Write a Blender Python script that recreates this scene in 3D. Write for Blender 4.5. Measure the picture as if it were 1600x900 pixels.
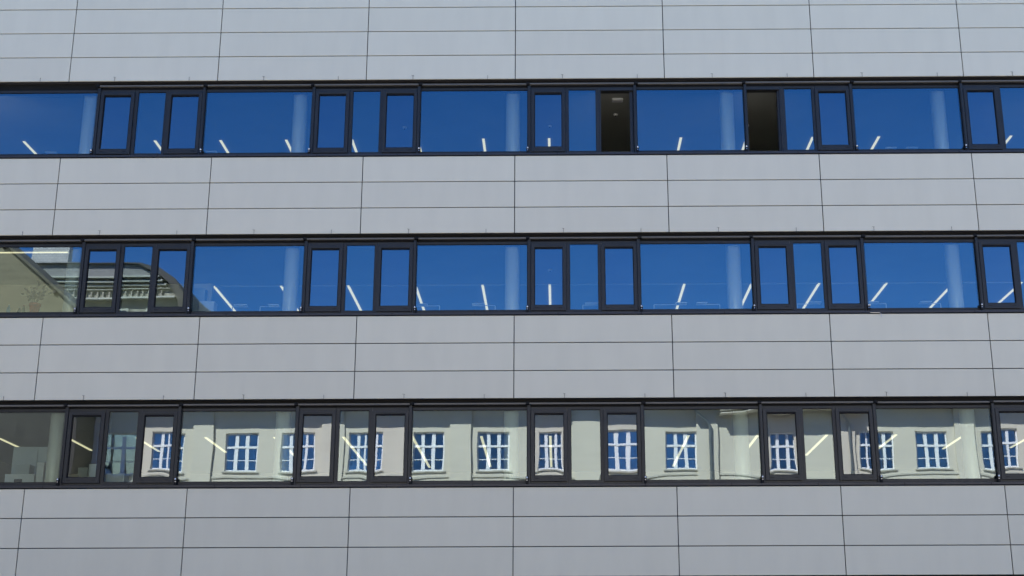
import bpy, math, random
from mathutils import Vector, Matrix
random.seed(7)
R = math.radians
scene = bpy.context.scene
for o in list(bpy.data.objects):
    bpy.data.objects.remove(o, do_unlink=True)

# ------------------------------------------------------------------ camera
D = 29.88                                   # facade plane stands at y = D
cam = bpy.data.cameras.new('camera'); camo = bpy.data.objects.new('camera', cam)
scene.collection.objects.link(camo); scene.camera = camo
cam.sensor_width = 36; cam.lens = 36 * 2120 / 1600
cam.shift_x = (800 - 855) / 1600; cam.shift_y = (451.5 - 450) / 1600
cam.clip_end = 2000; cam.clip_start = .1
p_, y_, r_ = .2928, -.0073, -.0028
F = Vector((math.sin(y_) * math.cos(p_), math.cos(y_) * math.cos(p_), math.sin(p_)))
rt = Vector((math.cos(y_), -math.sin(y_), 0)); up = rt.cross(F)
Rt = rt * math.cos(r_) + up * math.sin(r_); U = up * math.cos(r_) - rt * math.sin(r_)
camo.matrix_world = Matrix((( Rt.x, U.x, -F.x, 0), (Rt.y, U.y, -F.y, 0), (Rt.z, U.z, -F.z, 1.6), (0, 0, 0, 1)))

# ------------------------------------------------------------------ light
SUN_EL, SUN_AZ = 46, -32                    # sun behind the modern block, to its left (azimuth from +Y towards +X)
w = bpy.data.worlds.new('World'); scene.world = w; w.use_nodes = True
nt = w.node_tree; bg = nt.nodes['Background']
sky = nt.nodes.new('ShaderNodeTexSky'); sky.sky_type = 'NISHITA'; sky.sun_disc = False
sky.sun_elevation = R(SUN_EL); sky.sun_rotation = R(SUN_AZ)
sky.altitude = 600; sky.air_density = 1.0; sky.dust_density = 0.15; sky.ozone_density = 8.0
hs = nt.nodes.new('ShaderNodeHueSaturation'); hs.inputs['Saturation'].default_value = 1.2; hs.inputs['Hue'].default_value = .509
nt.links.new(sky.outputs[0], hs.inputs['Color']); nt.links.new(hs.outputs[0], bg.inputs[0]); bg.inputs[1].default_value = 0.10
sun = bpy.data.lights.new('sun', 'SUN'); sun.energy = 5.0; sun.angle = R(.5); sun.color = (1, .95, .88)
suno = bpy.data.objects.new('sun', sun); scene.collection.objects.link(suno)
sv = Vector((math.sin(R(SUN_AZ)) * math.cos(R(SUN_EL)), math.cos(R(SUN_AZ)) * math.cos(R(SUN_EL)), math.sin(R(SUN_EL))))
suno.rotation_euler = sv.to_track_quat('Z', 'Y').to_euler()
scene.view_settings.view_transform = 'Standard'; scene.view_settings.look = 'None'
scene.view_settings.exposure = 1.82; scene.view_settings.gamma = 1
scene.view_settings.use_curve_mapping = False
scene.cycles.max_bounces = 10; scene.cycles.diffuse_bounces = 4; scene.cycles.glossy_bounces = 5
scene.cycles.transparent_max_bounces = 16; scene.cycles.caustics_reflective = False
scene.cycles.caustics_refractive = False

# ------------------------------------------------------------------ materials
def mat(name, col, rough=.5, metal=0, spec=.5, var=0, vscale=1.5, bump=0, bscale=60, objvar=0, col2=None, stretch=None):
    m = bpy.data.materials.new(name); m.use_nodes = True
    n = m.node_tree.nodes; l = m.node_tree.links; b = n['Principled BSDF']
    b.inputs['Base Color'].default_value = (*col, 1); b.inputs['Roughness'].default_value = rough
    b.inputs['Metallic'].default_value = metal; b.inputs['Specular IOR Level'].default_value = spec
    tc = n.new('ShaderNodeTexCoord'); mp = n.new('ShaderNodeMapping'); l.new(tc.outputs['Object'], mp.inputs[0])
    if stretch: mp.inputs['Scale'].default_value = stretch
    if objvar:
        oi = n.new('ShaderNodeObjectInfo'); cmb = n.new('ShaderNodeCombineXYZ')
        ml = n.new('ShaderNodeMath'); ml.operation = 'MULTIPLY'; ml.inputs[1].default_value = 40
        l.new(oi.outputs['Random'], ml.inputs[0])
        for k in range(3): l.new(ml.outputs[0], cmb.inputs[k])
        l.new(cmb.outputs[0], mp.inputs['Location'])
    src = None
    if var:
        nz = n.new('ShaderNodeTexNoise'); nz.inputs['Scale'].default_value = vscale; nz.inputs['Detail'].default_value = 6
        l.new(mp.outputs[0], nz.inputs['Vector'])
        cr = n.new('ShaderNodeValToRGB')
        c2 = col2 or tuple(c * (1 + var) for c in col); c1 = tuple(c * (1 - var) for c in col) if not col2 else col
        cr.color_ramp.elements[0].position = .3; cr.color_ramp.elements[1].position = .7
        cr.color_ramp.elements[0].color = (*c1, 1); cr.color_ramp.elements[1].color = (*c2, 1)
        l.new(nz.outputs[0], cr.inputs[0]); src = cr.outputs[0]
    if objvar:
        hs = n.new('ShaderNodeHueSaturation'); mr = n.new('ShaderNodeMapRange')
        mr.inputs[3].default_value = 1 - objvar; mr.inputs[4].default_value = 1 + objvar
        l.new(oi.outputs['Random'], mr.inputs[0]); l.new(mr.outputs[0], hs.inputs['Value'])
        if src: l.new(src, hs.inputs['Color'])
        else: hs.inputs['Color'].default_value = (*col, 1)
        src = hs.outputs[0]
    if src: l.new(src, b.inputs['Base Color'])
    if bump:
        n2 = n.new('ShaderNodeTexNoise'); n2.inputs['Scale'].default_value = bscale; n2.inputs['Detail'].default_value = 5
        l.new(mp.outputs[0], n2.inputs['Vector'])
        bp = n.new('ShaderNodeBump'); bp.inputs['Strength'].default_value = bump; bp.inputs['Distance'].default_value = .01
        l.new(n2.outputs[0], bp.inputs['Height']); l.new(bp.outputs[0], b.inputs['Normal'])
    return m

def glass(name, refl, tint, ior=2.2, trans=(.90, 1, .95)):
    m = bpy.data.materials.new(name); m.use_nodes = True
    n = m.node_tree.nodes; l = m.node_tree.links; n.clear()
    out = n.new('ShaderNodeOutputMaterial'); mx = n.new('ShaderNodeMixShader')
    tr = n.new('ShaderNodeBsdfTransparent'); tr.inputs[0].default_value = (*trans, 1)
    gl = n.new('ShaderNodeBsdfGlossy'); gl.inputs['Roughness'].default_value = 0; gl.inputs[0].default_value = (*tint, 1)
    fr = n.new('ShaderNodeFresnel'); fr.inputs[0].default_value = ior
    l.new(fr.outputs[0], mx.inputs[0]); l.new(tr.outputs[0], mx.inputs[1]); l.new(gl.outputs[0], mx.inputs[2])
    l.new(mx.outputs[0], out.inputs[0])
    return m

def emit(name, col, s):
    m = bpy.data.materials.new(name); m.use_nodes = True
    n = m.node_tree.nodes; n['Principled BSDF'].inputs['Base Color'].default_value = (*col, 1)
    n['Principled BSDF'].inputs['Emission Color'].default_value = (*col, 1)
    n['Principled BSDF'].inputs['Emission Strength'].default_value = s
    return m

def brickmat(name, c1, c2, cm, sx, sy, axis='xz', mortar=.01, rough=.7, bump=.3):
    m = bpy.data.materials.new(name); m.use_nodes = True
    n = m.node_tree.nodes; l = m.node_tree.links; b = n['Principled BSDF']; b.inputs['Roughness'].default_value = rough
    tc = n.new('ShaderNodeTexCoord'); sp = n.new('ShaderNodeSeparateXYZ'); cb = n.new('ShaderNodeCombineXYZ')
    l.new(tc.outputs['Object'], sp.inputs[0]); l.new(sp.outputs[0], cb.inputs[0])
    l.new(sp.outputs[2 if axis == 'xz' else 1], cb.inputs[1])
    br = n.new('ShaderNodeTexBrick'); l.new(cb.outputs[0], br.inputs['Vector'])
    br.inputs['Color1'].default_value = (*c1, 1); br.inputs['Color2'].default_value = (*c2, 1); br.inputs['Mortar'].default_value = (*cm, 1)
    br.inputs['Scale'].default_value = 1; br.inputs['Brick Width'].default_value = sx; br.inputs['Row Height'].default_value = sy
    br.inputs['Mortar Size'].default_value = mortar
    l.new(br.outputs[0], b.inputs['Base Color'])
    bp = n.new('ShaderNodeBump'); bp.inputs['Strength'].default_value = bump; bp.inputs['Distance'].default_value = .02
    l.new(br.outputs['Fac'], bp.inputs['Height']); bp.invert = True; l.new(bp.outputs[0], b.inputs['Normal'])
    return m

M = dict(
    panel=mat('panel_coating', (.565, .54, .428), .5, 0, .2, .024, 1.1, .02, 300, objvar=.018, stretch=(2.5, 1, .5)),
    dark=mat('cavity_membrane', (.03, .03, .035), .8),
    frame=mat('frame_coating', (.020, .021, .0205), .40, 0, .32, .08, 3),
    gasket=mat('gasket_and_cavity_shade', (.008, .008, .008), .7, 0, .15),  # black rubber; also paints the shade of the cavity above the glass
    sill=mat('sill_metal', (.028, .028, .029), .4, .0, .4, .1, 2),
    rail=mat('blind_rail_metal', (.10, .09, .07), .5, .0, .5, .1, 3),
    steel=mat('steel', (.5, .5, .5), .3, .9),
    white=mat('white_column_paint', (.88, .90, .84), .32, 0, 1.0, var=.02),
    ceil=mat('office_ceiling', (.33, .34, .30), .8, var=.06, vscale=.6),
    floor=mat('office_carpet', (.06, .06, .065), .95, var=.15, vscale=8),
    inwall=mat('office_wall', (.60, .57, .44), .8, var=.05),
    lamp=emit('lamp_tube', (1, .87, .56), .25),
    lamphouse=mat('lamp_housing', (.55, .55, .55), .4),
    plastic=mat('white_plastic', (.7, .72, .72), .4),
    card=mat('grey_board', (.38, .42, .42), .7, var=.06),
    terracotta=mat('terracotta', (.45, .10, .05), .8, var=.15, vscale=20),
    leaf=mat('leaf', (.012, .024, .009), .7, var=.3, vscale=15),
    bottle=mat('bottle_blue', (.22, .45, .62), .1, var=.05),
    bottle2=mat('bottle_green', (.10, .16, .10), .1, var=.05),
    redcap=mat('red_cap', (.25, .03, .05), .4),
    g=glass('window_glass', .15, (.82, .97, 1), 2.62),
    gs=glass('sash_glass', .15, (.85, .93, 1), 2.62),
    gb=glass('inner_glass', .04, (1, 1, 1), 1.25, (.98, 1, .99)),
    gdark=mat('dark_glazing', (.01, .012, .015), .03, 0, 1.0),
    roofing=mat('roof_membrane', (.2, .2, .2), .8, var=.2),
    asphalt=mat('granite_setts', (.33, .30, .25), .85, var=.2, vscale=2, bump=.3, bscale=80),
    paving=brickmat('paving', (.28, .27, .25), (.34, .33, .31), (.16, .15, .14), .6, .4, 'xy'),
    kerb=mat('kerb_stone', (.35, .34, .32), .8, var=.1),
    render=mat('cream_render', (.62, .58, .49), .85, var=.06, vscale=.5, bump=.1, bscale=30),
    stone=mat('sill_stone', (.50, .48, .42), .8, var=.1, vscale=3),
    oldframe=mat('white_window_paint', (.82, .84, .86), .4),
    curtain=mat('curtain', (.75, .78, .80), .9, var=.1, vscale=4, stretch=(6, 1, .3)),
    oldglass2=glass('old_window_glass_clear', .2, (1, .95, .9), 2.3, (.8, .85, .88)),
    oldglass=glass('old_window_glass', .2, (1, .95, .90), 4.2, (.7, .75, .8)),
    zinc=mat('zinc', (.22, .25, .27), .5, .4, var=.15, vscale=4),
    soffit=mat('soffit_boards', (.30, .28, .24), .7, var=.1, vscale=2, stretch=(1, 8, 1)),
    timber=mat('timber_cladding', (.165, .15, .095), .8, var=.18, vscale=1.6, stretch=(.6, 1, 5)),
    timberdark=mat('dark_timber', (.05, .045, .04), .8, var=.2, vscale=2),
    slate=brickmat('slate', (.20, .21, .21), (.24, .25, .25), (.15, .15, .15), .25, .13, 'xz', .012),
    tile=brickmat('pale_tile', (.30, .32, .34), (.42, .43, .44), (.20, .20, .21), .26, .17, 'xz', .02),
    verge=mat('verge_board', (.085, .08, .06), .8, var=.2, vscale=2),
    roofing2=mat('grey_slate_edge', (.045, .048, .05), .7, var=.2, vscale=2),
    ornament=mat('weathered_stone', (.26, .26, .22), .8, var=.5, vscale=3),
    cornice=mat('pale_cornice_stone', (.40, .43, .38), .7, var=.1),
)

# ------------------------------------------------------------------ helpers
C = scene.collection
def tag(o, label=None, cat=None, group=None, kind=None):
    if label: o['label'] = label
    if cat: o['category'] = cat
    if group: o['group'] = group
    if kind: o['kind'] = kind
    return o
def empty(name, loc, parent=None):
    o = bpy.data.objects.new(name, None); C.objects.link(o); o.location = loc
    o.empty_display_size = .2
    if parent: o.parent = parent
    return o
class MB:
    def __init__(s): s.v = []; s.f = []
    def box(s, x0, x1, y0, y1, z0, z1):
        n = len(s.v)
        s.v += [(x, y, z) for z in (z0, z1) for y in (y0, y1) for x in (x0, x1)]
        s.f += [tuple(n + i for i in q) for q in ((0, 2, 3, 1), (4, 5, 7, 6), (0, 1, 5, 4), (2, 6, 7, 3), (0, 4, 6, 2), (1, 3, 7, 5))]
        return s
    def prism(s, pts, y0, y1):          # polygon in x,z (counter-clockwise seen from -y) extruded in y
        n = len(s.v); k = len(pts)
        s.v += [(x, y0, z) for x, z in pts] + [(x, y1, z) for x, z in pts]
        s.f.append(tuple(range(n, n + k))); s.f.append(tuple(n + k + i for i in reversed(range(k))))
        for i in range(k): j = (i + 1) % k; s.f.append((n + j, n + i, n + k + i, n + k + j))
        return s
    def frame(s, x0, x1, z0, z1, wl, wr, wb, wt, y0, y1):
        s.box(x0, x0 + wl, y0, y1, z0, z1); s.box(x1 - wr, x1, y0, y1, z0, z1)
        s.box(x0 + wl, x1 - wr, y0, y1, z0, z0 + wb); s.box(x0 + wl, x1 - wr, y0, y1, z1 - wt, z1); return s
    def tube(s, pts, rad, seg=10, caps=True):
        pts = [Vector(p) for p in pts]; rads = rad if isinstance(rad, (list, tuple)) else [rad] * len(pts)
        rings = []
        for i, p in enumerate(pts):
            d = (pts[min(i + 1, len(pts) - 1)] - pts[max(i - 1, 0)]).normalized()
            a = d.orthogonal().normalized() if i == 0 else (a - d * a.dot(d)).normalized()
            b = d.cross(a); n = len(s.v)
            s.v += [tuple(p + (a * math.cos(2 * math.pi * k / seg) + b * math.sin(2 * math.pi * k / seg)) * rads[i]) for k in range(seg)]
            rings.append(n)
        for q, t in zip(rings, rings[1:]):
            for k in range(seg): s.f.append((q + k, q + (k + 1) % seg, t + (k + 1) % seg, t + k))
        if caps: s.f.append(tuple(rings[0] + k for k in reversed(range(seg)))); s.f.append(tuple(rings[-1] + k for k in range(seg)))
        return s
    def lathe(s, prof, cx=0, cy=0, seg=20):
        rings = []
        for r_, z in prof:
            rings.append(len(s.v)); s.v += [(cx + r_ * math.cos(2 * math.pi * k / seg), cy + r_ * math.sin(2 * math.pi * k / seg), z) for k in range(seg)]
        for q, t in zip(rings, rings[1:]):
            for k in range(seg): s.f.append((q + k, q + (k + 1) % seg, t + (k + 1) % seg, t + k))
        s.f.append(tuple(rings[0] + k for k in reversed(range(seg)))); s.f.append(tuple(rings[-1] + k for k in range(seg)))
        return s
    def mesh(s, name, m):
        me = bpy.data.meshes.new(name); me.from_pydata(s.v, [], s.f); me.materials.append(m); me.update(); return me
    def build(s, name, m, parent=None, loc=(0, 0, 0), smooth=False, bevel=0):
        me = s.mesh(name, m)
        if smooth:
            for p in me.polygons: p.use_smooth = True
        o = bpy.data.objects.new(name, me); C.objects.link(o); o.location = loc
        if parent: o.parent = parent
        if bevel:
            b = o.modifiers.new('bevel', 'BEVEL'); b.width = bevel; b.segments = 2; b.limit_method = 'ANGLE'
        return o

# ------------------------------------------------------------------ setting: ground
tag(MB().box(-400, 400, -400, 400, -.5, 0).build('ground', M['asphalt']), kind='structure')
tag(MB().box(-60, 60, D - 4, D - .02, -.3, .12).build('pavement', M['paving']), kind='structure')
tag(MB().box(-60, 60, D - 4.15, D - 4, -.3, .125).build('kerb', M['kerb'], bevel=.02), kind='structure')
tag(MB().box(-60, 60, -2.7, 1.2, -.3, .10).build('pavement', M['paving']), kind='structure')
tag(MB().box(-60, 60, 1.2, 1.35, -.3, .105).build('kerb', M['kerb'], bevel=.02), kind='structure')

# ------------------------------------------------------------------ the modern block (y is depth behind the cladding plane in all its parts)
BL = empty('office_building', (0, D, 0))
tag(BL, 'modern office block clad in pale grey panels with three dark ribbon window rows', 'building')
BZ = [6.215, 10.145, 14.075]                 # bottom edge of the fixed glass, per row
S0, P = -.675, 5.2                           # window bay rhythm
J0, PW = -.9765, 3.6                         # panel joints
X0, X1 = J0 - 4 * PW, J0 + 4 * PW            # -15.38 .. 13.42: the modelled, visible part
CH = 1.74                                    # ceiling height above glass bottom
ROOM = 10.0

GAP = .020
meshes = {}
def panel(x0, x1, z0, z1):
    wd, h = round(x1 - x0 - GAP, 4), round(z1 - z0 - GAP, 4)
    if (wd, h) not in meshes:
        meshes[(wd, h)] = MB().box(-wd / 2, wd / 2, 0, .035, -h / 2, h / 2).mesh('panel', M['panel'])
    o = bpy.data.objects.new('panel', meshes[(wd, h)]); C.objects.link(o); o.parent = BL
    o.location = ((x0 + x1) / 2, random.uniform(-.001, .001), (z0 + z1) / 2)
    o.rotation_euler = (random.gauss(0, .0007), 0, random.gauss(0, .0005))
    b = o.modifiers.new('bevel', 'BEVEL'); b.width = .003; b.segments = 1
cols = [J0 + PW * k for k in range(-4, 5)]
bands = []
for B in BZ: bands.append([B - .16 - .65 * 0, B - .16 - .65, B - .16 - 1.30, B - .16 - 1.94])
TOP = BZ[2] + 1.83
bands.append([TOP + 2.59, TOP + 1.94, TOP + 1.29, TOP + .64, TOP])
for zs in bands:
    for a, b in zip(cols, cols[1:]):
        for zt, zb in zip(zs, zs[1:]): panel(a, b, zb, zt)
PAR = TOP + 2.60
# backing behind each spandrel band, coping, roof
wb = MB()
for zs in bands:
    wb.box(X0 - .3, X1 + .3, .05, .30, zs[-1] + .012, zs[0] - .004)
wb.build('wall_core', M['dark'], BL)
MB().box(X0 - 12, X1 + 12, -.03, .42, PAR, PAR + .05).build('coping', M['sill'], BL)
MB().box(X0 - 12, X1 + 12, .42, 16, PAR - .5, PAR - .2).build('roof', M['roofing'], BL)

# parts of the block beyond the frame: same cladding and ribbons
ext = MB(); extg = MB(); extf = MB(); core = MB()
def ext_side(xa, xb):
    n = round((xb - xa) / PW)
    for zs in bands + [[4.115 - 1.83 - .16, 1.6, .15]]:
        for k in range(n):
            for zt, zb in zip(zs, zs[1:]):
                ext.box(xa + k * (xb - xa) / n + .008, xa + (k + 1) * (xb - xa) / n - .008, 0, .035, zb + .008, zt - .008)
        core.box(xa, xb, .05, .3, zs[-1] + .01, zs[0] - .01)
    for B in [BZ[0] - 3.93] + BZ:
        extg.box(xa, xb, .16, .2, B, B + 1.7)
        x = xa
        while x < xb - .3:
            extf.box(x, x + .08, .1, .158, B - .06, B + 1.7); x += (xb - xa) / (n * 2)
        extf.box(xa, xb, .09, .3, B - .13, B); extf.box(xa, xb, .12, .3, B + 1.6, B + 1.82)
ext_side(X0 - 3 * PW, X0); ext_side(X1, X1 + 3 * PW)
# storey below the frame, middle part
for B in [BZ[0] - 3.93]:
    extg.box(X0, X1, .16, .2, B, B + 1.7)
    for k in range(-3, 3):
        for dx in (0, .9, 1.7, 2.54): extf.box(S0 + P * k + dx, S0 + P * k + dx + .08, .1, .158, B, B + 1.6)
    extf.box(X0, X1, .09, .3, B - .13, B); extf.box(X0, X1, .12, .3, B + 1.6, B + 1.82)
    for k in range(8):
        for zt, zb in ((B - .16, 1.5), (1.5, .85), (.85, .15)):
            ext.box(X0 + k * PW + .008, X0 + (k + 1) * PW - .008, 0, .035, zb + .008, zt - .008)
    core.box(X0, X1, .05, .3, 0, B - .17)
ext.build('cladding', M['panel'], BL); extg.build('outer_glazing', M['gdark'], BL)
extf.build('outer_frame', M['frame'], BL); core.build('outer_core', M['dark'], BL)

# interior shell of every storey
sl = MB(); fl = MB(); bw = MB()
for i, B in enumerate(BZ):
    zt = (BZ[i + 1] - 1.0) if i < 2 else PAR - .5
    sl.box(X0 - .1, X1 + .1, .302, ROOM, B + CH, zt - .02)
    fl.box(X0 - .1, X1 + .1, .302, ROOM, zt - .018 if i < 2 else PAR - .48, zt if i < 2 else PAR - .49)
    bw.box(X0 - .1, X1 + .1, ROOM - .2, ROOM, B - .98, B + CH - .003)
    bw.box(X0 - .3, X0 - .1, .31, ROOM, B - .98, B + CH - .003); bw.box(X1 + .1, X1 + .3, .31, ROOM, B - .98, B + CH - .003)
fl.box(X0 - .1, X1 + .1, .302, ROOM, BZ[0] - 1.2, BZ[0] - 1.0)
bw.box(X0 - .1, -8.9, 3.6, 3.75, BZ[1] - .98, BZ[1] + CH - .003)
sl.build('ceiling', M['ceil'], BL); fl.build('office_floor', M['floor'], BL); bw.build('partition', M['inwall'], BL)
MB().box(X0 - 11, X1 + 11, ROOM + .01, 16, 0, PAR - .5).build('building_core', M['dark'], BL)

# columns just behind the glass
for i, B in enumerate(BZ):
    for cx in (-11.366, -6.23, -1.043, 4.153, 9.29):
        MB().lathe([(.17, B - 1), (.17, B + CH - .002)], cx, .50, 28).build('column', M['white'], BL, smooth=True)

# one glass pane: bulged front face, flat back, thickness 24 mm
def pane(x0, x1, z0, z1, y, parent, m, amp=None, calm=1):
    wd, h = x1 - x0, z1 - z0; cx, cz = (x0 + x1) / 2, (z0 + z1) / 2
    nx, nz = (26 if wd > 1.5 else 14), 18
    amp = amp if amp is not None else random.choice((-1, 1, 1)) * random.uniform(.4, 1.0) * (.0011 if wd > 1.5 else .00062) * calm
    tx, tz = random.gauss(0, .0004), random.gauss(0, .0005)
    ph = [random.uniform(0, 6.28) for _ in range(4)]
    s = MB()
    for j in range(nz + 1):
        for i in range(nx + 1):
            u = -1 + 2 * i / nx; v = -1 + 2 * j / nz
            b = amp * (1 - u ** 4) * (1 - v ** 4) + calm * .00005 * math.sin(u * 3 * wd + ph[0]) * math.cos(v * 3 + ph[1]) + calm * .00003 * math.sin(u * 6 * wd + v * 4 + ph[2])
            s.v.append((u * wd / 2, -b + tx * u * wd / 2 + tz * v * h / 2, v * h / 2))
    for j in range(nz):
        for i in range(nx):
            a = j * (nx + 1) + i; s.f.append((a, a + 1, a + nx + 2, a + nx + 1))
    me = bpy.data.meshes.new('pane'); me.from_pydata(s.v, [], s.f); me.materials.append(m); me.materials.append(M['gb'])
    for pl in me.polygons: pl.use_smooth = True
    import bmesh as bmod
    bm = bmod.new(); bm.from_mesh(me)
    n0 = len(bm.faces)
    bv = [bm.verts.new((sx * wd / 2, .024, sz * h / 2)) for sx, sz in ((-1, -1), (-1, 1), (1, 1), (1, -1))]
    f = bm.faces.new(bv); f.material_index = 1
    bm.to_mesh(me); bm.free()
    o = bpy.data.objects.new('pane', me); C.objects.link(o); o.parent = parent; o.location = (cx, y, cz)
    return o

near_ = {1: 3.83, 2: 4.4}
order = ['first', 'second', 'third', 'fourth', 'fifth', 'sixth', 'seventh', 'eighth', 'ninth', 'tenth', 'eleventh', 'twelfth', 'thirteenth', 'fourteenth', 'fifteenth', 'sixteenth']
gk = MB()
for i, B in enumerate(BZ):
    for k in range(-3, 3):
        s = S0 + P * k
        # narrow group of three: sash, fixed, sash (bay k from s to s+2.62), then the wide pane up to s+P
        groups = [('sash', s, s + .90), ('fixed', s + .90, s + 1.72), ('sash', s + 1.72, s + 2.62), ('wide', s + 2.62, s + P)]
        if k == -3: groups = groups[-1:]
        if k == 2: groups = groups[:3]
        for t, xa, xb in groups:
            if xb < X0 or xa > X1: continue
            if t == 'sash':
                first = abs(xa - s) < .01
                gl, gr = (s + .16, s + .82) if first else (s + 1.79, s + 2.46)
                fo = MB().frame(xa + .002, xb - .002, B - .09, B + 1.655, (gl - .085) - xa if first else .035, xb - (gr + .085) if not first else .035, .06, .085, .12, .30)
                wo = fo.build('window', M['frame'], BL)
                openw = (i == 2 and ((k == 0 and not first) or (k == 1 and first)))
                lx, rx = gl - .078, gr + .078
                root = wo
                sm = MB().frame(lx, rx, B - .025, B + 1.568, gl - lx, rx - gr, .125, .055, .085, .165)
                gsk = MB().frame(gl - .001, gr + .001, B + .099, B + 1.514, .018, .014, .012, .036, .097, .1655)
                slot = MB().box(gl + .02, gl + .10, .082, .0845, B + .034, B + .044).box(gr - .10, gr - .02, .082, .0845, B + .034, B + .044)
                if not openw:
                    sm.build('sash', M['frame'], wo, bevel=.004)
                    gsk.build('gasket', M['gasket'], wo)
                    slot.build('drain_slot', M['gasket'], wo)
                    pane(gl + .01, gr - .01, B + .11, B + 1.495, .13, wo, M['gs'], None, .07 if (i == 1 and k == -2) else 1)
                else:                   # turned inwards about its right jamb
                    so = sm.build('sash', M['frame'], wo, bevel=.004)
                    pn = pane(gl + .01, gr - .01, B + .11, B + 1.495, .13, wo, M['gs'], 0)
                    hx = rx
                    T = Matrix.Translation((hx, .17, 0)) @ Matrix.Rotation(R(-98), 4, 'Z') @ Matrix.Translation((-hx, -.17, 0))
                    so.matrix_local = T @ so.matrix_local; pn.matrix_local = T @ pn.matrix_local
            else:
                gl, gr = (s + .98, s + 1.64) if t == 'fixed' else (s + 2.62, s + P)
                if t == 'wide':
                    gl = s + 2.622; gr = s + P - .005
                    fo = MB().frame(gl, gr, B - .09, B + 1.655, .004, .004, .09, .055, .13, .30)
                else:
                    fo = MB().frame(xa + .002, xb - .002, B - .09, B + 1.655, gl - xa - .002, xb - gr - .002, .09, .055, .125, .30)
                wo = fo.build('window', M['frame'], BL)
                MB().frame(gl, gr, B, B + 1.60, .008, .008, .008, .012, .140, .150).build('gasket', M['gasket'], wo)
                pane(gl + .006, gr - .006, B + .006, B + 1.592, .152, wo, M['g'], None, .07 if (i == 1 and k < -1 and xb < -8) else 1)
        # outer mullion cover strips, at both ends of the narrow group
        if k > -3 or True:
            for xm in (s + .0, s + 2.548):
                if X0 < xm < X1:
                    MB().box(xm, xm + .068, .075, .119, B - .09, B + 1.695).build('mullion', M['frame'], BL, bevel=.004)
                    wx = xm + (.0 if xm == s else .068)
                    # blind cable with its clamp
                    MB().tube([(wx, .045, B + 1.72), (wx, .045, B - .03)], .003, 6).build('blind_cable', M['gasket'], BL)
                    cl = MB().box(wx - .03, wx + .03, .02, .119, B - .085, B + .075).build('cable_clamp', M['gasket'], BL, bevel=.004)
                    MB().lathe([(.0, -.02), (.016, -.02), (.021, 0), (.014, .014), (.0, .02)], 0, 0, 10).build('bolt', M['plastic'], cl, (wx, .010, B + .05), smooth=True)
                    MB().box(wx - .012, wx + .012, .012, .03, B - .015, B + .0).build('clamp_screw', M['steel'], cl)
                    MB().box(wx - .035, wx + .035, .018, .20, B + 1.70, B + 1.765).build('rail_bracket', M['gasket'], BL)
    # head of the ribbon: blind box and soffit strip, black colour paints in the cavity's shade
    MB().box(X0, X1, .20, .30, B + 1.70, B + CH + .2).build('window_head', M['gasket'], BL)
    MB().box(X0, X1, .165, .31, B + 1.656, B + 1.699).build('head_shade_strip', M['gasket'], BL)
    MB().box(X0, X1, .17, .198, B + 1.702, B + 1.93).build('blind_box', M['gasket'], BL)
    # inner lining
    if i: MB().box(X0, X1, near_[i] - .03, near_[i], B + CH - .03, B + CH - .001).build('ceiling_trim', M['card'], BL)
    MB().box(X0, X1, .30, .52, B - .06, B - .02).build('inner_sill', M['white'], BL)
    # sill
    sp = MB()
    n = len(sp.v)
    prof = [(-.025, B - .145), (-.025, B - .10), (.12, B - .075), (.30, B - .075), (.30, B - .15), (.04, B - .15)]
    k6 = len(prof)
    for x in (X0, X1): sp.v += [(x, a, b) for a, b in prof]
    sp.f.append(tuple(range(k6))); sp.f.append(tuple(k6 + q for q in reversed(range(k6))))
    for q in range(k6): sp.f.append((q, k6 + q, k6 + (q + 1) % k6, (q + 1) % k6))
    sp.build('window_sill', M['sill'], BL)
    for x in [J0 + 1.9 * q - .9 for q in range(-7, 8)]:
        if X0 < x < X1: MB().box(x, x + .012, -.0285, -.024, B - .147, B - .099).build('sill_joint', M['gasket'], BL)
    # blind bottom rails, one per opening
    for k in range(-3, 3):
        s = S0 + P * k
        for xa, xb, kind in ((s + .05, s + 2.56, 'n'), (s + 2.66, s + P - .03, 'w')):
            if xb < X0 or xa > X1 or (kind == 'n' and k == -3): continue
            if i == 2 and kind == 'w' and k == -3: continue
            dz = random.uniform(-.006, .006)
            MB().box(max(xa, X0), xb, .03, .10, B + 1.70 + dz, B + 1.738 + dz).build('blind_rail', M['rail'], BL, bevel=.004)
    # little wire anchors on the bottom panel above the ribbon
    for q in range(14):
        ax = -12.47 + 1.805 * q
        a = MB().tube([(ax, -.012, B + 1.83), (ax, -.012, B + 1.93)], .0042, 6)
        if q % 2: a.tube([(ax - .035, -.012, B + 1.94), (ax + .02, -.012, B + 1.93)], .003, 6)
        a.box(ax - .004, ax + .004, -.012, .003, B + 1.90, B + 1.91)
        a.build('wire_anchor', M['sill'], BL)
hk = MB().tube([(7.15, -.03, 10.0), (7.36, -.04, 9.995), (7.39, -.045, 9.97), (7.40, -.045, 9.89)], .006, 6)
hk.build('bent_wire', M['steel'], BL)

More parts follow.
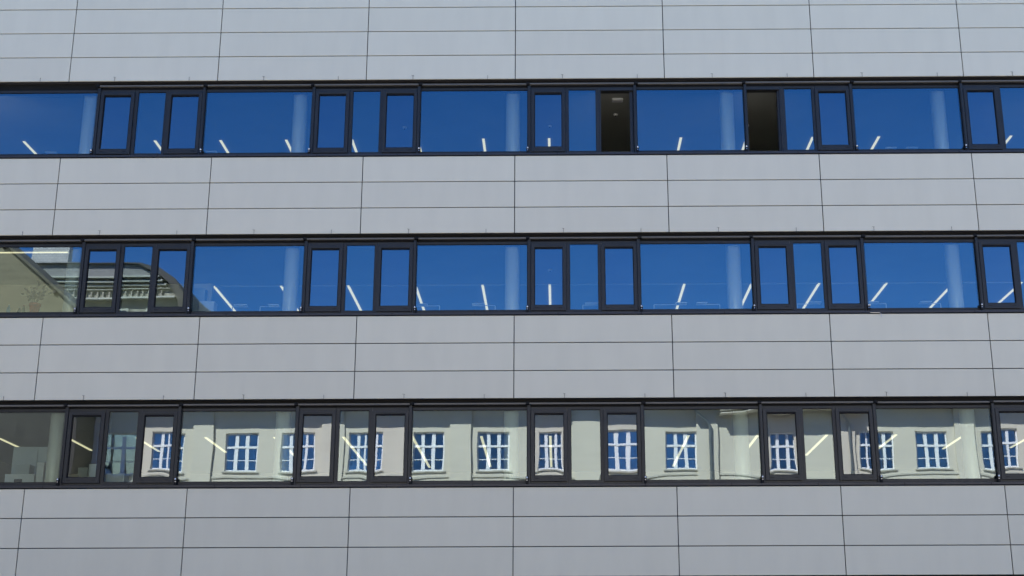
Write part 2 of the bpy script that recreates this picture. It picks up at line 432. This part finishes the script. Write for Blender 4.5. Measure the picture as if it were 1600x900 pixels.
# ------------------------------------------------------------------ ceiling lights in the offices (things of their own)
near = {0: 4.03, 1: 3.80, 2: 3.40}
joint = {0: (6.18, 6.28), 1: (5.33, 5.40), 2: (5.5, 5.57)}
rowname = {2: 'top', 1: 'middle', 0: 'bottom'}
LX = {0: [-8, -7, -6, -5, -4, -3, -2, -1, 0, 2, 3, 4, 5, 6, 7], 1: [-5, -4, -3, -2, -1, 0, 2, 3, 4, 5, 6, 7], 2: [-8, -7, -6, -5, -4, -3, -2, -1, 0, 2, 3, 4, 5, 6, 7]}
far0 = {-8: 5.6, -7: 5.8, -6: 6.0, -5: 6.25, -4: 6.8, -3: 8.4, -2: 8.8, -1: 8.7, 0: 8.8, 2: 8.75, 3: 6.4, 4: 7.0, 5: 6.45, 6: 6.1, 7: 5.95}
for i, B in enumerate(BZ):
    for n, k in enumerate(LX[i]):
        x = -.18 + 1.745 * k
        t = empty('ceiling_light', (x, D + near[i], B + CH))
        tag(t, 'lit white strip light, %s from the left in the %s window row' % (order[n], rowname[i]), 'ceiling light', group='strip lights on the office ceilings')
        f = far0[k] if i == 0 else 7.6
        a, b = joint[i]
        a -= near[i]; b -= near[i]; f -= near[i]
        segs = [(0, min(a, f))] + ([(b, f)] if f > b + .1 else [])
        hs = MB().box(-.04, .04, -.01, f + .01, -.012, -.001)
        hs.build('housing', M['lamphouse'], t)
        for q, (u, v) in enumerate(segs):
            MB().box(-.031, .031, u, v, -.030, -.013).build('diffuser', M['lamp'], t)
t = empty('ceiling_light', (-14.2, D + .93, BZ[1] + CH))
tag(t, 'thin lit strip light running sideways above the potted plant', 'ceiling light')
MB().box(0, 2.5, -.03, .03, -.012, -.001).build('housing', M['lamphouse'], t)
MB().box(.02, 2.48, -.025, .025, -.03, -.013).build('diffuser', M['lamp'], t)

# smoke detectors / ceiling fittings seen at steep angle
def detector(x, y, z, r, label, long=False):
    t = empty('smoke_detector', (x, y, z)); tag(t, label, 'smoke detector')
    if long:
        MB().box(-.14, .14, -.10, .10, -.05, -.001).build('body', M['plastic'], t, bevel=.03)
        MB().box(-.10, .10, -.06, .06, -.062, -.051).build('grille', M['lamphouse'], t, bevel=.004)
    else:
        MB().lathe([(r * .5, -.045), (r * .8, -.035), (r, -.01), (r, -.001)], 0, 0, 20).build('body', M['plastic'], t, smooth=True)
        MB().lathe([(r * .25, -.055), (r * .4, -.046)], 0, 0, 12).build('sensor', M['gasket'], t)
zc = BZ[2] + CH
detector(1.53, D + 1.0, zc, .1, 'oblong pale fitting on the ceiling inside the left open window', True)
detector(1.52, D + 1.9, zc, .055, 'small round detector deeper inside the left open window')
detector(-3.93, D + 2.65, zc, .06, 'round detector on the ceiling above the third top row window group', )
detector(4.96, D + 2.65, zc, .06, 'round detector beside the fourth column of the top row')
detector(-.16, D + 2.6, zc, .06, 'round detector in front of the vertical strip light of the top row')
detector(-.16, D + 2.55, BZ[1] + CH, .06, 'round detector in front of the vertical strip light of the middle row')
detector(5.0, D + 2.5, BZ[1] + CH, .06, 'round detector right of the fourth column of the middle row')

# ------------------------------------------------------------------ desk-side reading lamps whose flat heads show above the sills
def floor_lamp(i, xh0, xh1, xp, label, hz=.245):
    B = BZ[i]; f = B - 1.0; z = B + hz
    t = empty('floor_lamp', (xp, D + .62, f)); tag(t, label, 'floor lamp', group='flat headed floor lamps at the desks')
    MB().box(-.14, .14, -.12, .12, 0, .02).build('base', M['plastic'], t, bevel=.004)
    MB().box(-.009, .009, -.009, .009, .02, z - f).build('pole', M['plastic'], t)
    e = xh0 if abs(xh0 - xp) > abs(xh1 - xp) else xh1
    MB().box(min(e, xp) - xp, max(e, xp) - xp, -.008, .008, z - f, z - f + .014).build('arm', M['plastic'], t)
    MB().box(xh0 - xp, xh1 - xp, -.10, .10, z - f + .015, z - f + .04).build('lamp_head', M['plastic'], t, bevel=.004)
for a in [(1, -3.29, -3.02, -2.74, 'flat lamp at the left edge of the wide pane left of centre, middle row'),
          (1, -1.98, -1.68, -1.44, 'flat lamp beside the strip light left of centre, middle row'),
          (1, .66, .97, .61, 'flat lamp in the narrow fixed pane right of centre, middle row'),
          (1, 2.77, 3.04, 2.27, 'flat lamp left of the slanting strip light right of centre, middle row'),
          (1, 3.26, 3.51, 3.81, 'flat lamp just left of the fourth column, middle row'),
          (1, 5.9, 6.17, 5.62, 'flat lamp in the narrow fixed pane right of the fourth column, middle row'),
          (1, 7.24, 7.51, 7.69, 'flat lamp at the left edge of the rightmost wide pane, middle row'),
          (1, 8.47, 8.74, 8.96, 'flat lamp left of the rightmost column, middle row'),
          (1, -6.75, -6.5, -6.95, 'flat lamp just left of the second column, middle row'),
          (1, -7.55, -7.25, -7.6, 'flat lamp in the wide pane with the white boxes, middle row')]:
    floor_lamp(*a)
for a in [(2, -12.38, -12.10, -12.0, 'flat lamp between strip light and column at the far left, top row'),
          (2, -8.49, -8.21, -8.1, 'flat lamp in the second wide pane from the left, top row'),
          (2, 7.95, 8.22, 7.85, 'left flat lamp of the two in the rightmost wide pane, top row'),
          (2, 8.45, 8.73, 8.85, 'right flat lamp of the two in the rightmost wide pane, top row')]:
    floor_lamp(*a, hz=.185)

# ------------------------------------------------------------------ things on the sill of the middle row, far left
B = BZ[1]; SZ = B - .02
t = empty('potted_plant', (-12.16, D + .40, SZ)); tag(t, 'leafy green plant in a terracotta pot on the inside sill', 'plant')
MB().lathe([(.085, 0), (.125, .25), (.14, .25), (.142, .30), (.12, .30), (.118, .27)], 0, 0, 24).build('pot', M['terracotta'], t, smooth=False)
st = MB(); lf = MB(); rr = random.Random(4)
for a, tip, n in ((0, (.03, 0, .80), 7), (1, (-.22, .05, .62), 6), (2, (.20, -.04, .60), 6), (3, (.10, .08, .68), 5), (4, (-.10, -.05, .66), 5), (5, (-.27, .0, .50), 4), (6, (.25, .05, .53), 4)):
    tip = Vector(tip); base = Vector((rr.uniform(-.04, .04), rr.uniform(-.04, .04), .27))
    pts = [base.lerp(tip, q / 5) + Vector((0, 0, .05 * math.sin(math.pi * q / 5))) for q in range(6)]
    st.tube(pts, [.007, .006, .005, .005, .004, .003], 6)
    for q in range(n):
        p0 = base.lerp(tip, .4 + .6 * q / (n - 1)) + Vector((0, 0, .03))
        ang = rr.uniform(0, 6.28); L_ = rr.uniform(.09, .14); wv = .026
        d = Vector((math.cos(ang), .6 * math.sin(ang), rr.uniform(.1, .8))).normalized(); sd = d.cross(Vector((0, 1, .2))).normalized()
        nn = len(lf.v); up_ = sd.cross(d) * .003
        ring = [p0, p0 + d * L_ * .35 + sd * wv, p0 + d * L_ * .75 + sd * wv * .8, p0 + d * L_, p0 + d * L_ * .75 - sd * wv * .8, p0 + d * L_ * .35 - sd * wv]
        lf.v += [tuple(v + up_) for v in ring] + [tuple(v - up_) for v in ring]
        lf.f += [tuple(nn + e for e in range(6)), tuple(nn + 6 + e for e in reversed(range(6)))] + [(nn + e, nn + 6 + e, nn + 6 + (e + 1) % 6, nn + (e + 1) % 6) for e in range(6)]
st.build('stem', M['leaf'], t); lf.build('foliage', M['leaf'], t)
def bottle(x, h, r, m, cap, label):
    t = empty('bottle', (x, D + .42, SZ)); tag(t, label, 'bottle', group='bottles on the sill beside the plant')
    MB().lathe([(r * .9, 0), (r, .01), (r, h * .62), (r * .8, h * .74), (r * .35, h * .84), (r * .35, h * .93)], 0, 0, 18).build('glass_body', m, t, smooth=True)
    MB().lathe([(r * .42, h * .925), (r * .42, h)], 0, 0, 12).build('cap', cap, t)
bottle(-12.77, .30, .045, M['bottle'], M['plastic'], 'tall pale blue bottle on the sill, leftmost of three')
bottle(-12.52, .22, .04, M['bottle2'], M['plastic'], 'short greenish bottle on the sill, middle of three')
bottle(-12.42, .27, .035, M['bottle2'], M['redcap'], 'slim bottle with a dark red cap beside the plant pot')

# boxes behind the glass
def box_thing(name, x0, x1, z0, z1, y, dy, m, label, cat, detail=None):
    t = empty(name, ((x0 + x1) / 2, D + y, z0)); tag(t, label, cat)
    hw = (x1 - x0) / 2; h = z1 - z0
    MB().box(-hw, hw, 0, dy, 0, h * .86).build('body', m, t, bevel=.006)
    MB().box(-hw - .006, hw + .006, -.006, dy + .006, h * .861, h).build('lid', m, t, bevel=.004)
    if detail: MB().box(-hw * .35, hw * .2, -.004, -.0005, h * .15, h * .5).build('label_holder', M['gasket'], t)
    return t
B2 = BZ[1]
t = empty('low_cabinet', (-8.3, D + .62, B2 - 1.0)); tag(t, 'white low cabinet carrying boxes behind the pane, middle row', 'cabinet')
MB().box(-.42, .34, 0, .45, 0, 1.16).build('body', M['plastic'], t, bevel=.005)
MB().box(-.40, -.045, -.018, -.001, .05, 1.12).build('door', M['plastic'], t, bevel=.003); MB().box(-.035, .32, -.018, -.001, .05, 1.12).build('door', M['plastic'], t, bevel=.003)
box_thing('storage_box', -8.42, -8.05, B2 + .162, B2 + .42, .70, .3, M['plastic'], 'white box on the low cabinet, near the slanting strip light', 'box')
box_thing('storage_box', -8.66, -8.43, B2 + .162, B2 + .34, .72, .3, M['card'], 'grey box left on the low cabinet of the middle row', 'box')
box_thing('storage_box', -8.64, -8.30, B2 + .422 if False else B2 + .345, B2 + .75, .75, .22, M['card'], 'tall upper grey box stacked above the low cabinet boxes', 'box')
B1 = BZ[0]
t = empty('low_cabinet', (-11.6, D + 1.0, B1 - 1.0)); tag(t, 'long low cabinet behind the leftmost panes of the bottom row', 'cabinet')
MB().box(-1.1, 1.75, 0, .5, 0, 1.10).build('body', M['card'], t, bevel=.005)
for q in range(4): MB().box(-1.08 + .71 * q, -.40 + .71 * q, -.018, -.001, .05, 1.06).build('door', M['card'], t, bevel=.003)
box_thing('storage_box', -12.66, -11.99, B1 + .102, B1 + .33, 1.02, .35, M['plastic'], 'wide pale box with a dark label holder, bottom row', 'box', True)
box_thing('storage_box', -12.44, -12.13, B1 + .332, B1 + .56, 1.05, .3, M['card'], 'grey box stacked on the wide pale box, bottom row', 'box')
box_thing('storage_box', -11.96, -11.80, B1 + .102, B1 + .60, 1.05, .3, M['plastic'], 'tall narrow pale box beside the column, bottom row', 'box')
box_thing('storage_box', -11.00, -10.78, B1 + .102, B1 + .48, 1.05, .3, M['card'], 'left box of two behind the first bottom row sash', 'box')
box_thing('storage_box', -10.76, -10.45, B1 + .102, B1 + .56, 1.05, .3, M['plastic'], 'right box of two behind the first bottom row sash', 'box')
box_thing('storage_box', -10.32, -9.93, B1 + .102, B1 + .34, 1.05, .3, M['plastic'], 'low pale box behind the first narrow fixed pane, bottom row', 'box')
t = empty('tall_cabinet', (-12.25, D + 1.8, B1 - 1.0)); tag(t, 'tall blue grey cupboard deep in the leftmost bottom row room', 'cabinet')
MB().box(-.6, .6, 0, .45, 0, 2.1).build('body', M['card'], t, bevel=.005)
MB().box(-.58, -.01, -.018, -.001, .05, 2.06).build('door', M['card'], t, bevel=.003); MB().box(.01, .58, -.018, -.001, .05, 2.06).build('door', M['card'], t, bevel=.003)

# ------------------------------------------------------------------ across the street, seen mirrored in the panes
G = D + .16
YW = 2 * G - (D + 33)                        # street face of the cream building
OB = empty('cream_building', (0, YW, 0)); tag(OB, 'old cream rendered building with white windows, mirrored in the bottom window row', 'building')
XL, XR = -22.0, 34.0
wins = [-20.6, -18.3, -14.75, -12.1, -9.0, -6.05, -2.95, -.30, 3.0, 5.75, 10.48, 14.89, 17.5, 20.7, 23.6, 27, 30]
WW, WZ0, WZ1 = 1.52, 11.70, 13.58
# wall as strips round the openings of the top storey (other storeys: openings too)
wl = MB()
def wall_row(z0, z1, zo0, zo1):
    wl.box(XL, XR, -.45, 0, z0, zo0); wl.box(XL, XR, -.45, 0, zo1, z1)
    xs = XL
    for c in wins:
        wl.box(xs, c - WW / 2, -.45, 0, zo0, zo1); xs = c + WW / 2
    wl.box(xs, XR, -.45, 0, zo0, zo1)
EAVE = 14.95
wall_row(10.2, EAVE, WZ0, WZ1); wall_row(6.2, 10.2, 7.5, 9.5); wall_row(0, 6.2, 3.2, 5.2)
wl.build('wall', M['render'], OB)
MB().box(XL, XR, -12, -.46, 0, EAVE - .1).build('rear_wall', M['timberdark'], OB)
for xp in (-16.6, -10.55, -4.5, 1.4, 7.0, 13.4, 19.1, 25.1, 31):
    MB().box(xp - .5, xp + .5, .0, .13, 0, EAVE).build('pilaster', M['render'], OB, bevel=.01)
for z in (11.42, 6.3):
    MB().box(XL, XR, .001, .06, z - .10, z).build('string_course', M['stone'], OB)
def old_window(c, z0, z1, dz):
    wf = MB()
    a, b = c - WW / 2, c + WW / 2
    wf.frame(a, b, z0, z1, .07, .07, .08, .07, -.19, -.12)
    zt = z0 + (z1 - z0) * .64
    wf.box(a + .07, b - .07, -.19, -.09, zt - .05, zt + .05)
    wv = (b - a) / 3
    for q in (1, 2): wf.box(a + wv * q - .085, a + wv * q + .085, -.185, -.11, z0 + .08, z1 - .07)
    for q in range(3): wf.box(a + wv * q + .065, a + wv * (q + 1) - .065, -.18, -.125, z0 + (zt - z0) * .48 - .018, z0 + (zt - z0) * .48 + .018)
    wo = wf.build('window', M['oldframe'], OB)
    po = MB().box(-(b - a) / 2 + .06, (b - a) / 2 - .06, -.004, .004, -(z1 - z0) / 2 + .07, (z1 - z0) / 2 - .06).build('pane', M[random.choice(('oldglass', 'oldglass', 'oldglass2'))], wo, (c, -.168, (z0 + z1) / 2))
    po.rotation_euler = (R(random.uniform(1.4, 2.1)) if c > -20 else R(-4), 0, R(random.uniform(-.4, .4)))
    MB().box(a - .10, b + .10, -.12, .09, z0 - .09, z0 - .01).build('sill', M['stone'], OB, bevel=.008)
    if random.random() < .92 and c > -20:
        cu = MB(); side = random.choice((-1, 1))
        for sd in (-1, 1):
            wd_ = random.uniform(.26, .55)
            xs = a + .1 if sd < 0 else b - .1 - wd_
            n = 14
            base = len(cu.v)
            for q in range(n + 1):
                x = xs + wd_ * q / n; y = -.32 + .02 * math.sin(q * 2.1)
                cu.v += [(x, y, z0 + .1), (x, y, z1 - .1), (x, y - .004, z0 + .1), (x, y - .004, z1 - .1)]
            for q in range(n):
                e = base + 4 * q
                cu.f += [(e, e + 4, e + 5, e + 1), (e + 2, e + 3, e + 7, e + 6)]
        cu.build('curtain', M['curtain'], wo)
for c in wins:
    old_window(c, WZ0, WZ1, 0)
low = MB(); lowf = MB()
for c in wins:
    for za, zb in ((7.5, 9.5), (3.2, 5.2)):
        low.box(c - WW / 2, c + WW / 2, -.14, -.10, za, zb)
        lowf.frame(c - WW / 2, c + WW / 2, za, zb, .08, .08, .08, .08, -.10, -.05).box(c - .05, c + .05, -.10, -.05, za + .08, zb - .08)
low.build('lower_glazing', M['gdark'], OB); lowf.build('lower_window_frames', M['oldframe'], OB)
# eave, gutter, roof
MB().box(XL, XR, -.3, 0.84, EAVE, EAVE + .10).build('eave', M['soffit'], OB)
gt = MB(); gt.tube([(XL, .92, EAVE + .10), (XR, .92, EAVE + .10)], .085, 12); gt.build('gutter', M['zinc'], OB, smooth=True)
rf = MB(); n = 0
rf.v = [(XL, .92, EAVE + .12), (XR, .92, EAVE + .12), (XR, -5.5, EAVE + 3.9), (XL, -5.5, EAVE + 3.9), (XR, -12.3, EAVE + .12), (XL, -12.3, EAVE + .12)]
rf.f = [(0, 1, 2, 3), (3, 2, 4, 5), (0, 3, 5), (1, 4, 2), (0, 5, 4, 1)]
rf.build('roof', M['slate'], OB)
for x in (7.12, 13.62):
    dp = MB().tube([(x - .75, .90, EAVE + .02), (x - .70, .80, EAVE - .30), (x - .15, .35, EAVE - .85), (x, .25, EAVE - 1.15), (x, .25, 0)], .07, 12)
    dp.build('downpipe', M['zinc'], OB, smooth=True)
    MB().box(x - .95, x - .5, .62, 1.0, EAVE - .22, EAVE + .0).build('rainwater_head', M['zinc'], OB, bevel=.03)

for z0_, z1_, yo in ((14.62, 14.71, .93), (14.46, 14.52, .90)):
    MB().box(7.6, 14.3, .2, yo, z0_, z1_).build('eave_moulding', M['render'], OB, bevel=.01)
# timber clad gable house at the left, standing forward of the cream building
YG = 2 * G - (D + 30.0)
GH = empty('gabled_house', (-31, YG, 0)); tag(GH, 'brown timber gabled house mirrored at the left end of the middle row', 'building')
# slope from (-25.6,22.0) to (-22.2,19.1): gradient .86
def gz(x, off=0): return 26.5 - .86 * abs(x + 31) + off
hwid = 9.3
MB().prism([(-hwid, 0), (hwid, 0), (hwid, gz(-31 + hwid)), (0, 26.5), (-hwid, gz(-31 + hwid))], -12, -.2).build('wall', M['timber'], GH)
MB().prism([(-hwid + .01, 0), (hwid - .01, 0), (hwid - .01, 15.5), (-hwid + .01, 15.5)], -.199, -.12).build('lower_wall', M['timberdark'], GH)
rm = MB()
for sg in (-1, 1):
    pts = [(0, 26.5), (sg * (hwid + .5), gz(-31 + hwid + .5)), (sg * (hwid + .5), gz(-31 + hwid + .5) + .16), (0, 26.66)]
    if sg > 0: pts = pts[::-1]
    rm.prism(pts, -12.5, 0)
rm.build('roof', M['verge'], GH)
for q in range(3):                             # purlins under the verge
    x = 2.6 + 2.6 * q
    MB().box(x - .07, x + .07, -.199, -.05, gz(-31 + x) - .18, gz(-31 + x) - .03).build('purlin', M['timberdark'], GH)
# ornate building with a sloped dark roof end, further back
YM = 2 * G - (D + 46)
OM = empty('ornate_building', (-30, YM, 0)); tag(OM, 'ornate stone building with pale cornices and dark sloping roof end, mirrored behind a sash', 'building')
f = lambda x: x + 30
out = [(f(-41), 0), (f(-21.9), 0), (f(-21.9), 23.2), (f(-22.4), 24.6), (f(-23.4), 25.5), (f(-24.4), 26.1), (f(-26), 26.2), (f(-41), 26.2)]
MB().prism(out, -10, -.4).build('wall', M['ornament'], OM)
MB().prism([(f(-41), 25.4), (f(-23.4), 25.4), (f(-24.4), 26.1), (f(-26), 26.2), (f(-41), 26.2)], -.399, -.1).build('slate_band', M['slate'], OM)
rd = MB(); edge = [(f(-21.3), 22.6), (f(-21.6), 24.0), (f(-22.35), 25.2), (f(-23.3), 25.85), (f(-24.4), 26.2), (f(-26), 26.25), (f(-41), 26.25)]
inn = [(f(-41), 26.2), (f(-26), 26.2), (f(-24.5), 26.12), (f(-23.55), 25.62), (f(-22.7), 24.95), (f(-22.1), 23.9), (f(-21.85), 22.6)]
rd.prism(edge + inn, -10.5, .12); rd.build('roof', M['roofing2'], OM)
for z0, z1, d, xe in ((25.28, 25.38, .60, -23.3), (25.04, 25.16, .45, -23.1), (24.84, 24.94, .3, -22.9), (24.66, 24.71, .2, -22.7), (24.02, 24.14, .45, -22.3)):
    MB().box(f(-41), f(xe), -.39, -.4 + d, z0, z1).build('cornice', M['cornice'], OM, bevel=.02)
for q in range(52):
    x = f(-40.6) + .34 * q + random.uniform(-.02, .02)
    if x > f(-22.9): break
    MB().box(x, x + .11, -.39, -.25, 24.22, 24.58).build('bracket', M['ornament'], OM, bevel=.02)
for q in range(9):
    x = f(-40) + 2.0 * q
    if x > f(-23.2): break
    wo = MB().frame(x, x + 1.0, 21.6, 23.5, .12, .12, .12, .12, -.39, -.3).build('window', M['cornice'], OM)
    MB().box(x + .12, x + .88, -.36, -.33, 21.72, 23.38).build('pane', M['gdark'], wo)

# pale tiled tower roof between the gable and the ornate building
YT = 2 * G - (D + 52)
TT = empty('tiled_house', (-34, YT, 0)); tag(TT, 'tall house with a pale tiled roof, mirrored behind the gable', 'building')
MB().box(-4, 2.5, -3, -.3, 0, 27.2).build('wall', M['ornament'], TT)
tr_ = MB(); tr_.v = [(.5, -.1, 27.7), (2.9, -.1, 27.7), (2.8, -1.0, 33), (.55, -1.0, 33), (2.5, -2, 27.7), (.6, -2, 27.7)]
tr_.f = [(0, 1, 2, 3), (3, 2, 4, 5), (0, 3, 5), (1, 4, 2), (0, 5, 4, 1)]
tr_.build('roof', M['tile'], TT)
MB().box(-.95, 2.92, -2.9, -.05, 27.2, 27.69).build('eave', M['timberdark'], TT)
